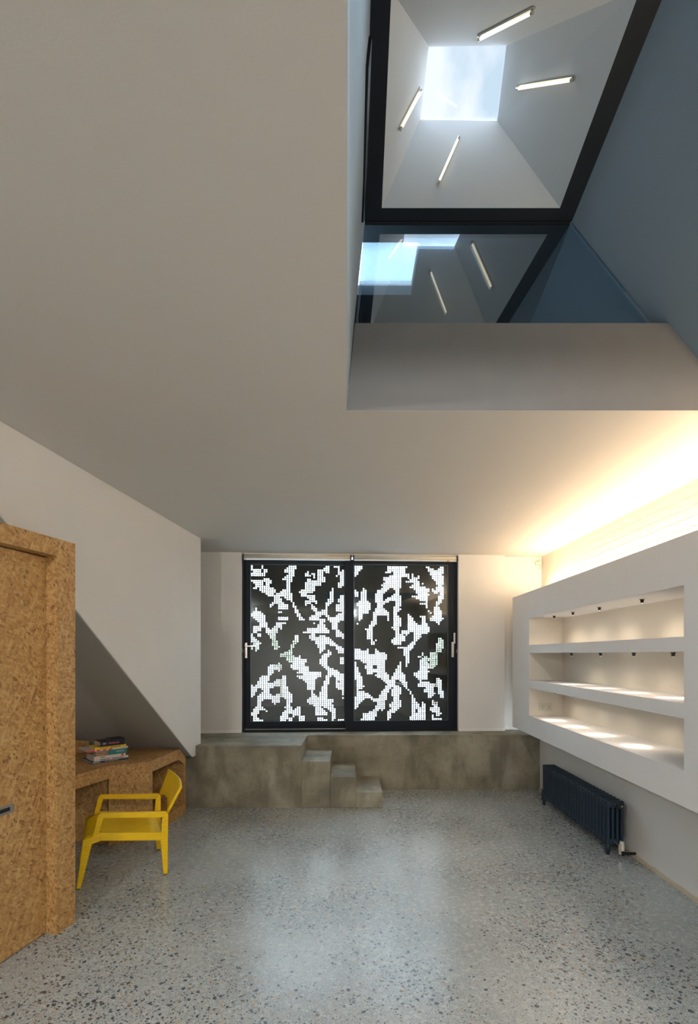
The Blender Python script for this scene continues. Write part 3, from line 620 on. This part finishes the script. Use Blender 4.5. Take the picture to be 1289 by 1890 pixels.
# roller blinds rolled up under the lintel
def blind(px0, px1, label, tagged):
    root = wall_empty('roller_blind'); tag(root, label, 'blind', 'rolled up blinds over the sliding doors')
    s0, s1 = dpt(px0, 1029, .0)[0], dpt(px1, 1029, 0)[0]; z_ = dpt(645, 1029, 0)[1]
    bm = B(); cyl(bm, (s0+.012, .014, z_+.004), (s1-.012, .014, z_+.004), .026, n=24); link('fabric_roll', bm, blind_m, root, True)
    link('bottom_bar', BX(s0+.012, s1-.012, -.012, -.002, z_-.040, z_-.028), white_m, root)
    for s_ in (s0, s1): link('bracket', BX(s_-.004 if s_ == s0 else s_-.010, s_+.010 if s_ == s0 else s_+.004, -.016, .045, z_-.025, z_+.032), black_m, root)
    if tagged: link('orange_tag', BX(s1-.135, s1-.105, -.0135, -.0125, z_-.043, z_-.027), orange_m, root)
blind(448.5, 648.5, 'rolled up cream roller blind over the left sliding door', False)
blind(652.5, 844.5, 'rolled up cream roller blind over the right sliding door', True)
for px, lab in ((446, 'small metal cord cleat on the left door reveal'), (846, 'small metal cord cleat on the right door reveal')):
    s_ = (ul+.006) if px < 600 else (ur-.006); z_ = dpt(px, 1202, 0)[1]
    root = wall_empty('cord_cleat'); tag(root, lab, 'cord cleat')
    bm = B(); sg = 1 if px < 600 else -1
    cyl(bm, (s_-.006*sg, .02, z_), (s_+.012*sg, .02, z_), .003, n=8); cyl(bm, (s_+.012*sg, .005, z_+.022), (s_+.012*sg, .035, z_-.022), .003, n=8); cyl(bm, (s_+.012*sg, .005, z_+.022), (s_+.004*sg, -.005, z_+.03), .0025, n=8)
    link('hook', bm, metal, root)

# courtyard outside the doors
S('ground_outside', BX(-5, 5, 7.05, 11.2, ZP-.25, ZP-.02), pave_m)
S('wall_courtyard', box(BX(-5, -.1, 11.0, 11.2, ZP-.02, 2.75), -.1, 5, 11.0, 11.2, ZP-.02, 3.7), court_m)
random.seed(3)
for k, (x, y, r_) in enumerate(((-2.1, 9.6, .42), (-1.35, 10.3, .35), (1.7, 10.2, .38))):
    sh = empty('courtyard_shrub', (x, y, ZP-.02)); tag(sh, ['round green shrub outside, seen through the left door screen', 'smaller green shrub outside against the courtyard wall', 'green shrub outside, seen through the right door screen'][k], 'shrub', 'shrubs in the courtyard')
    bm = B(); cyl(bm, (0, 0, 0), (0, 0, .9), .03, .02, n=8); link('stem', bm, simple('bark', (.2, .14, .09)), sh)
    bm = B()
    for i in range(420):
        p = Vector((random.gauss(0, 1), random.gauss(0, 1), random.gauss(0, 1))).normalized()*r_*random.uniform(.55, 1); p.z = p.z*1.1+1.1
        a_ = Vector((random.uniform(-1, 1), random.uniform(-1, 1), random.uniform(-1, 1))).normalized()*.05; b_ = a_.orthogonal().normalized()*.022
        bm.faces.new([bm.verts.new(p-a_), bm.verts.new(p+b_), bm.verts.new(p+a_), bm.verts.new(p-b_)])
    link('foliage', bm, green_m, sh, kind='stuff')

# ------------------------------------------------------------------ recessed shelving on the right wall
def xf(Y): return 2.005-.018*(6.3-Y)
YA, YB = 1.0, 6.38; ZB0, ZB1 = .725, 2.305
NY0, NY1 = 3.02, 5.76
niches = [(1.714, 2.013), (1.326, 1.628), (.933, 1.238)]
unit = empty('shelf_unit', (2.0, 3.8, ZB0)); tag(unit, 'long white built-in shelf unit with three lit niches, projecting from the right wall', 'shelf unit')
inv = Vector((2.0, 3.8, ZB0))
def part(name, bm, mat, parent=unit, base=inv):
    for v in bm.verts: v.co -= base
    return link(name, bm, mat, parent)
def seg(y0, y1, z0, z1, dep=.40):
    b_ = B(); x1_ = 2.45
    hexa(b_, [(xf(y0), y0, z0), (x1_, y0, z0), (x1_, y1, z0), (xf(y1), y1, z0)], [(xf(y0), y0, z1), (x1_, y0, z1), (x1_, y1, z1), (xf(y1), y1, z1)]); return b_
def merge(*bms):
    out_ = B()
    for b_ in bms:
        me = bpy.data.meshes.new('tmp'); b_.to_mesh(me); b_.free(); out_.from_mesh(me); bpy.data.meshes.remove(me)
    return out_
face_m = simple('shelf_paint', (.82, .81, .81), rough=.6, var=.01)
part('casing', merge(seg(YA, NY0, ZB0, ZB1), seg(NY1, YB, ZB0, ZB1), seg(NY0, NY1, niches[0][1], ZB1), seg(NY0, NY1, ZB0, niches[2][0])), face_m)
part('shelf_board', seg(NY0, NY1, niches[1][1], niches[0][0]), face_m)
part('shelf_board', seg(NY0, NY1, niches[2][1], niches[1][0]), face_m)
bk = B(); 
for z0, z1 in niches: box(bk, 2.37, 2.449, NY0, NY1, z0, z1)
niche_m = simple('niche_paint', (.82, .76, .66), rough=.6, var=.01)
part('back_panel', bk, niche_m)
for z0, z1 in niches:
    part('niche_lining', BX(xf(NY1)+.004, 2.3695, NY1-.003, NY1-.0002, z0+.0002, z1-.0002), niche_m)
    part('niche_lining', BX(xf(NY0)+.004, 2.3695, NY0+.0002, NY0+.003, z0+.0002, z1-.0002), niche_m)
led = B(); box(led, 2.33, 2.41, 1.1, 6.4, ZB1, ZB1+.02); tag(link('led_strip', led, led_m), 'warm LED strip lying on top of the shelf unit along the brick wall', 'light')
def downlight(Y, ztop, label, grp, power=6):
    X = 2.12
    r = empty('downlight', (X, Y, ztop)); tag(r, label, 'spotlight', grp)
    bm = B(); cyl(bm, (0, 0, 0), (0, 0, -.004), .022, n=20); link('trim_ring', bm, metal, r)
    bm = B(); cyl(bm, (0, 0, -.004), (0, 0, -.016), .013, n=16); cyl(bm, (0, 0, -.014), (0, 0, -.030), .009, .012, n=16); link('lamp_head', bm, black_m, r)
    bm = B(); cyl(bm, (0, 0, -.0301), (0, 0, -.031), .008, n=12); link('lens', bm, lens_m, r)
    d = bpy.data.lights.new('downlight_lamp', 'SPOT'); d.energy = power*.75; d.color = (1.0, .87, .72); d.spot_size = math.radians(46); d.spot_blend = .35; d.shadow_soft_size = .006
    d2 = bpy.data.lights.new('downlight_flood', 'SPOT'); d2.energy = power*.5; d2.color = (1.0, .82, .62); d2.spot_size = math.radians(150); d2.spot_blend = 1; d2.shadow_soft_size = .006
    o = bpy.data.objects.new('downlight_flood', d2); COL.objects.link(o); o.parent = r; o.location = (0, 0, -.036)
    o = bpy.data.objects.new('downlight_lamp', d); COL.objects.link(o); o.parent = r; o.location = (0, 0, -.036)
nm = ['farthest', 'second from the far end', 'third from the far end', 'nearest']
for i, Y in enumerate((5.37, 4.92, 4.40, 3.76)): downlight(Y, niches[0][1]-.0005, 'small black spotlight in the top niche, %s of four' % nm[i], 'spotlights in the top niche', 10)
for i, Y in enumerate((4.95, 4.38, 3.87, 3.40)): downlight(Y, niches[1][1]-.0005, 'small black spotlight in the middle niche, %s of four' % nm[i], 'spotlights in the middle niche')
for i, Y in enumerate((5.35, 4.87, 4.38, 3.84)): downlight(Y, niches[2][1]-.0005, 'small spotlight in the bottom niche, %s of four' % nm[i], 'spotlights in the bottom niche')
# twin socket on the end wall of the bottom niche
so = empty('wall_socket', (2.175, NY1-.0035, 1.028)); tag(so, 'cream twin wall socket on the far end wall of the bottom niche', 'socket')
link('face_plate', BX(-.073, .073, -.009, 0, -.043, .043, bev=.003), cream_m, so)
for sx_ in (-.036, .036):
    bm = B()
    box(bm, sx_-.003, sx_+.003, -.0105, -.0092, .002, .012); box(bm, sx_-.014, sx_-.007, -.0105, -.0092, -.016, -.012); box(bm, sx_+.007, sx_+.014, -.0105, -.0092, -.016, -.012)
    link('pin_slots', bm, black_m, so)
for sx_ in (-.010, .010): link('switch', BX(sx_-.006, sx_+.006, -.0125, -.0092, .012, .028), cream_m, so)
for sx_ in (-.060, .060):
    bm = B(); cyl(bm, (sx_, -.009, 0), (sx_, -.0105, 0), .003, n=10); link('screw', bm, metal, so)
# small bracket box high in the far corner
br = empty('junction_box', (2.45, 6.665, 2.76)); tag(br, 'small cream junction box high in the far right corner above the shelf unit', 'junction box')
link('cover', BX(-.065, .0, -.03, 0, .0, .03), cream_m, br); link('cable_stub', BX(-.012, .0, -.028, 0, -.06, 0), cream_m, br)

# ------------------------------------------------------------------ cast iron radiator
RY0, RY1, RXF, RD, RH, RL = 4.17, 5.60, 2.078, .135, .43, .07
rad = empty('radiator', (RXF, RY0, 0)); tag(rad, 'dark blue cast iron column radiator standing below the shelf unit', 'radiator')
NSEC = 24; pitch = (RY1-RY0)/NSEC
def section(legs):
    bm = B(); hw = pitch*.34
    cols_ = [RD*(.10+.8*i/3) for i in range(4)]
    for c_ in cols_:
        # slightly flattened columns
        a0 = [];
        for zz in (RL+.03, RH-.03):
            a0.append([bm.verts.new((c_+.0135*math.cos(2*PI*i/12), hw*math.sin(2*PI*i/12), zz)) for i in range(12)])
        for i in range(12): bm.faces.new((a0[0][i], a0[0][(i+1) % 12], a0[1][(i+1) % 12], a0[1][i]))
    for z0, z1 in ((RH-.055, RH), (RL, RL+.055)):
        box(bm, -.0, RD, -hw*.95, hw*.95, z0, z1, .010)
        zc = (z0+z1)/2; cyl(bm, (RD/2, -pitch/2, zc), (RD/2, pitch/2, zc), .020, n=14)
    if legs:
        for x0, dx in ((.0, -.006), (RD-.03, .006)):
            lo_ = [(x0+dx+.006, -hw*.8, 0), (x0+dx+.024, -hw*.8, 0), (x0+dx+.024, hw*.8, 0), (x0+dx+.006, hw*.8, 0)]
            hi_ = [(x0, -hw*.9, RL+.03), (x0+.034, -hw*.9, RL+.03), (x0+.034, hw*.9, RL+.03), (x0, hw*.9, RL+.03)]
            hexa(bm, lo_, hi_)
    return bm
s_leg = link('section', section(True), rad_m, rad, True); s_leg.location = (0, pitch*.5, 0)
s_std = link('section', section(False), rad_m, rad, True); s_std.location = (0, pitch*1.5, 0)
for m_ in (s_leg.data, s_std.data):
    bb = None
for i in range(2, NSEC):
    o = (s_leg if i in (NSEC-1,) else s_std).copy(); COL.objects.link(o); o.parent = rad; o.location = (0, pitch*(i+.5), 0)
bm = B(); cyl(bm, (RD/2+.02, -.001, RH-.03), (RD/2+.02, -.022, RH-.03), .026, .022, n=20); link('end_bush', bm, rad_m, rad)
bm = B(); cyl(bm, (RD/2+.028, -.022, RH-.03), (RD/2+.028, -.034, RH-.03), .008, n=12); link('bleed_valve', bm, brass, rad, label='brass bleed valve')
bm = B(); cyl(bm, (RD/2, -.001, RL+.03), (RD/2, -.05, RL+.03), .014, n=14); cyl(bm, (RD/2, -.055, .03), (RD/2, -.055, RL+.045), .014, n=14); v_ = link('valve_body', bm, metal, rad)
bm = B(); cyl(bm, (RD/2+.015, -.055, RL-.01), (RD/2+.015, -.055, RL+.06), .019, .016, n=20); link('valve_head', bm, cream_m, v_, label='cream valve head')
bm = B(); cyl(bm, (RD/2-.0, -.055, .035), (RD+.055, -.055, .035), .011, n=14); link('inlet_pipe', bm, black_m, v_)
bm = B(); cyl(bm, (RD/2, RY1-RY0, RL+.02), (RD/2, RY1-RY0+.16, RL+.02), .011, n=12); cyl(bm, (RD/2-.0, RY1-RY0+.15, .004), (RD/2, RY1-RY0+.15, RL+.05), .016, .013, n=14); link('far_valve', bm, rad_m, rad)

# ------------------------------------------------------------------ strand board cupboard door and surround
def xo(Y): return -1.648+.21*(Y-3.13)          # front face line
od = Vector((.21, 1)).normalized(); on = Vector((-od.y, od.x))   # on points away from the room (left)
Y0d, Y1d = 2.02, 3.13
orig = Vector((xo(Y1d), Y1d, 0)); rz = math.atan2(-od.y, -od.x)  # local x runs from the far jamb towards the camera
fr = empty('door_3', orig, rz); fr['kind'] = 'structure'; fr['label'] = 'strand board cupboard door in a thick strand board surround'
# local: x towards camera, y to the right-hand side of x => check sign so that +y points away from the room
def L3(x, y): return (x, y)
Wd = 1.13; JW = .145; ZF = 2.276; HD = .10; dep = .34; rev = .075
sgn = -1 if (Vector((math.cos(rz+PI/2), math.sin(rz+PI/2))).dot(on) < 0) else 1
def fb(x0, x1, y0, y1, z0, z1, bev=0): ya, yb = sorted((y0*sgn, y1*sgn)); return BX(x0, x1, ya, yb, z0, z1, bev=bev)
dep_top = .17
link('jamb', fb(0, JW, 0, dep_top, 0, ZF), osb_m, fr); link('jamb', fb(Wd-JW, Wd, 0, dep_top, 0, ZF), osb_m, fr)
link('header', fb(JW+.0005, Wd-JW-.0005, 0, dep_top, ZF-HD, ZF), osb_m, fr)
dd = link('door_leaf', fb(JW+.003, Wd-JW-.003, rev, rev+.04, .006, ZF-HD-.006), osb_m, fr)
hx = .455
hp = link('recessed_pull', fb(hx-.085, hx+.085, rev-.003, rev-.0005, .768, .816), metal, dd)
hp.parent = dd
link('pull_recess', fb(hx-.060, hx+.060, rev-.0045, rev-.0032, .782, .802), black_m, hp)
# ------------------------------------------------------------------ strand board desk
DZ = .67; AP = .108
P0 = Vector((-2.20, 3.30)); P1 = Vector((-2.135, 4.054)); P2 = Vector((-2.025, 4.38)); P3 = Vector((-1.75, 4.56)); P4 = Vector((-1.684, 5.17)); P5 = Vector((-1.665, 5.30))
dk = empty('desk', (-2.4, 4.4, 0)); tag(dk, 'built-in strand board desk with an open cubby, running under the sloping stair underside', 'desk'); db = Vector((-2.4, 4.4, 0))
def dpart(name, bm, mat=None, parent=dk):
    for v in bm.verts: v.co -= db
    return link(name, bm, mat or osb_m, parent)
top_pts = [(-3.0, 3.5), (-2.36, 3.5), (P1.x-.06, P1.y-.22), P1, P2, P3, P4, (-3.0, 5.17)]
bm = B(); prism(bm, [(p[0], p[1], DZ-.025) for p in top_pts], (0, 0, .025)); dpart('desktop', bm)
def board(a_, b_, z0, z1, th=.025, side=1):
    d_ = (b_-a_).normalized(); n_ = Vector((-d_.y, d_.x))*th*side
    bm_ = B(); q = [a_, b_, b_+n_, a_+n_]; hexa(bm_, [(p.x, p.y, z0) for p in q], [(p.x, p.y, z1) for p in q]); return bm_
Pm1 = Vector((P1.x-.06, P1.y-.22))
dpart('apron', board(Pm1, P2, DZ-AP, DZ-.0255))
dpart('front_panel', board(P2, P3, 0.001, DZ-.0255))
d34 = (P4-P3).normalized()
dpart('cubby_upright', board(P3, P3+d34*.055, 0.001, DZ-.0255, .3))
dpart('cubby_rail', board(P3+d34*.056, P4, DZ-.10, DZ-.0255))
dpart('cubby_base', board(P3+d34*.056, P5-d34*.03, 0.001, .095, .4))
# end panel follows the slope of the stair
bm = B(); n_ = Vector((-d34.y, d34.x))*.42
pe = [(P4, DZ-.001), (P5, .56), (P5, .001), (P5-d34*.04, .001), (P5-d34*.04, .50), (P4-d34*.02, DZ-.10)]
prism(bm, [(p.x, p.y, z) for p, z in pe], (n_.x, n_.y, 0)); dpart('end_panel', bm)
# recessed back panel and cubby back
dpart('knee_panel', board(Vector((-3.0, 4.62)), P2+Vector((-.03, .04)), .001, DZ-.026, .02))
dpart('cubby_back', board(P3+Vector((-.42, .05)), P4+Vector((-.42, .02)), .001, DZ-.026, .02))
# upstand at the left end behind the books
bm = B(); prism(bm, [(-2.68, 4.62, DZ+.001), (-2.52, 5.05, DZ+.001), (-2.52, 5.05, zs(5.05)-.005), (-2.68, 4.62, .86)], (-.02, .005, 0)); dpart('upstand', bm)
# ------------------------------------------------------------------ books
bu = Vector((.715, .70, 0)).normalized(); bv = Vector((-bu.y, bu.x, 0))
zc = DZ+.0012
def bookmat(n_, c): return simple(n_, c, rough=.4, var=.05)
books = [ # name, label, offset, length, depth, thickness, cover colour, spine marks
 ('magazine', 'thin navy magazine at the bottom of the stack of books on the desk', 0, .315, .24, .016, (.03, .06, .13), [(.01, .07, 'w'), (.11, .225, 'w2'), (.24, .30, 'k')]),
 ('book', 'long thin white paperback directly on the navy magazine', .02, .290, .20, .019, (.66, .60, .55), [(.05, .13, 'k'), (.15, .25, 'k')]),
 ('book', 'white book with blue title letters, third from the bottom', .02, .268, .19, .022, (.72, .66, .60), [(.05, .09, 'b'), (.23, .25, 'r')]),
 ('book', 'thick book with a teal and brown spine in the middle of the stack', .035, .262, .18, .042, (.03, .22, .24), [(.0, .10, 'br'), (.17, .24, 'w3')]),
 ('book', 'thin book with a red and white striped spine, jutting out to the left', -.028, .338, .24, .015, (.70, .58, .56), [(.0, .055, 'r'), (.070, .098, 'r'), (.122, .148, 'r'), (.172, .20, 'r')]),
 ('book', 'yellow paperback below the dark books', .026, .263, .17, .019, (.85, .62, .02), [(.05, .06, 'k'), (.07, .08, 'k'), (.095, .105, 'k'), (.13, .22, 'k3'), (.235, .247, 'k')]),
 ('book', 'thick navy book with pink title letters near the top of the stack', .072, .205, .16, .042, (.012, .016, .035), [(.02, .05, 'w2'), (.07, .13, 'p'), (.135, .16, 'p')]),
 ('book', 'small black book on top of the stack', .155, .125, .13, .014, (.010, .012, .022), [])]
inks = {'w': white_m, 'w2': simple('grey_ink', (.5, .45, .48)), 'w3': simple('pale_ink', (.35, .5, .5)), 'k': black_m, 'k3': black_m, 'b': blueink, 'r': red_m, 'p': pinklet, 'br': simple('brown_print', (.36, .22, .15), var=.4, scale=60)}
p0 = Vector((-2.206, 4.455, 0))
rzb = math.atan2(bu.y, bu.x)
random.seed(5)
for nme, lab, off, ln, dpth, th, colr, marks in books:
    p = p0+bu*off; r = empty(nme, (p.x, p.y, zc), rzb+random.uniform(-.02, .02)); tag(r, lab, 'magazine' if nme == 'magazine' else 'book', 'stack of books on the desk')
    cm = bookmat('cover_'+str(int(zc*1000)), colr); ct = .0022
    bm = B(); box(bm, 0, ln, 0, dpth, 0, ct); box(bm, 0, ln, 0, dpth, th-ct, th); box(bm, 0, ln, 0, ct, ct, th-ct); link('cover', bm, cm, r)
    link('pages', BX(.004, ln-.004, ct+.0003, dpth-.004, ct+.0003, th-ct-.0003), paper_m, r)
    for a_, b_, ink in marks:
        if ink == 'r' or ink == 'br': z0, z1 = .001, th-.001
        elif th > .03: z0, z1 = th*.45, th*.72
        else: z0, z1 = th*.3, th*.7
        bm = B()
        if ink in ('r', 'br'): box(bm, a_, b_, -.0008, -.0001, z0, z1)
        else:
            x_ = a_
            while x_ < b_:
                w_ = random.uniform(.004, .009); box(bm, x_, min(b_, x_+w_*.75), -.0008, -.0001, z0, z1); x_ += w_+.001
        link('spine_print', bm, inks[ink], r)
    zc += th+.0006

# ------------------------------------------------------------------ yellow armchair
fd = Vector((-.904, -.428, 0)); wd_ = Vector((-.428, .904, 0))
ch = empty('armchair', (-1.339, 3.797, 0), math.atan2(fd.y, fd.x)); tag(ch, 'bright yellow wooden armchair with open arms and a curved back, beside the desk', 'chair')
# local: x = forward, y = -width  (rotate by forward angle; width is to the local right)
ws = 1 if Vector((math.cos(ch.rotation_euler.z+PI/2), math.sin(ch.rotation_euler.z+PI/2), 0)).dot(wd_) > 0 else -1
CW = .558; TT = .026
def sideprism(pts, w0, w1):
    bm_ = B(); prism(bm_, [(d_, ws*w0, z_) for d_, z_ in pts], (0, ws*(w1-w0), 0)); return bm_
BK = .008
leg_b = [(-.014, BK), (.014, BK), (.036, .262), (.030, .315), (.023, .42), (.0, .464), (-.018, .447), (-.016, .26)]
post = [(-.018, .447), (.0, .464), (.022, .42), (-.012, .455), (-.085, .618), (-.100, .612)]
leg_f = [(.552, BK), (.578, BK), (.536, .335), (.478, .352), (.44, .371), (.428, .315), (.483, .300)]
rail = [(.036, .258), (.428, .315), (.44, .371), (.030, .312)]
arm = [(.0, .464), (.43, .505), (.447, .488), (.478, .352), (.44, .371), (.411, .470), (.023, .423)]
for w0, w1 in ((0, TT), (CW-TT, CW)):
    link('leg', sideprism(leg_b, w0, w1), yellow, ch); link('leg', sideprism(leg_f, w0, w1), yellow, ch)
    link('side_rail', sideprism(rail, w0, w1), yellow, ch); link('armrest', sideprism(arm, w0, w1), yellow, ch)
    for d_ in (0, .565):
        bm = B(); cyl(bm, (d_, ws*(w0+w1)/2, 0), (d_, ws*(w0+w1)/2, BK), .009, n=12); link('foot_pad', bm, black_m, ch)
def sheet(prof, w0, w1, nW, fn, th):
    """prof: list of (d,z); fn(w01,i) -> extra (dd,dz)"""
    bm_ = B(); g = []; n_ = len(prof)
    for side in (0, 1):
        rows = []
        for i, (d_, z_) in enumerate(prof):
            a_ = prof[max(0, i-1)]; c_ = prof[min(n_-1, i+1)]; t_ = Vector((c_[0]-a_[0], c_[1]-a_[1])).normalized(); nn = Vector((-t_.y, t_.x))*th*side
            row = []
            for j in range(nW+1):
                w_ = j/nW; e = fn(w_, i/(n_-1)); row.append(bm_.verts.new((d_+nn.x+e[0], ws*(w0+(w1-w0)*w_), z_+nn.y+e[1])))
            rows.append(row)
        g.append(rows)
    for i in range(n_-1):
        for j in range(nW):
            bm_.faces.new((g[0][i][j], g[0][i][j+1], g[0][i+1][j+1], g[0][i+1][j])); bm_.faces.new((g[1][i][j], g[1][i+1][j], g[1][i+1][j+1], g[1][i][j+1]))
    for i in range(n_-1):
        for j in (0, nW): bm_.faces.new((g[0][i][j], g[0][i+1][j], g[1][i+1][j], g[1][i][j]))
    for j in range(nW):
        for i in (0, n_-1): bm_.faces.new((g[0][i][j], g[0][i][j+1], g[1][i][j+1], g[1][i][j]))
    return bm_
seat_prof = [(.03, .292), (.10, .297), (.20, .309), (.30, .325), (.40, .342), (.44, .348), (.475, .342), (.505, .332), (.532, .318)]
link('seat', sheet(seat_prof, TT+.0005, CW-TT-.0005, 14, lambda w, t_: (0, -.012*math.sin(PI*w)), .014), yellow, ch, True)
bp_prof = [(-.004+.0, .452), (-.028, .505), (-.053, .56), (-.077, .612), (-.099, .658)]
link('backrest', sheet(bp_prof, 0, CW, 18, lambda w, t_: (-.030*math.sin(PI*w)+.024*w*t_, .045*(1-t_)*math.sin(PI*w)-.028*(1-w)*t_), .018), yellow, ch, True)
for o in ch.children:
    if o.name.startswith(('leg', 'armrest', 'side_rail')):
        m_ = o.modifiers.new('bevel', 'BEVEL'); m_.width = .002; m_.segments = 2
for o in ('seat', 'backrest'):
    pass
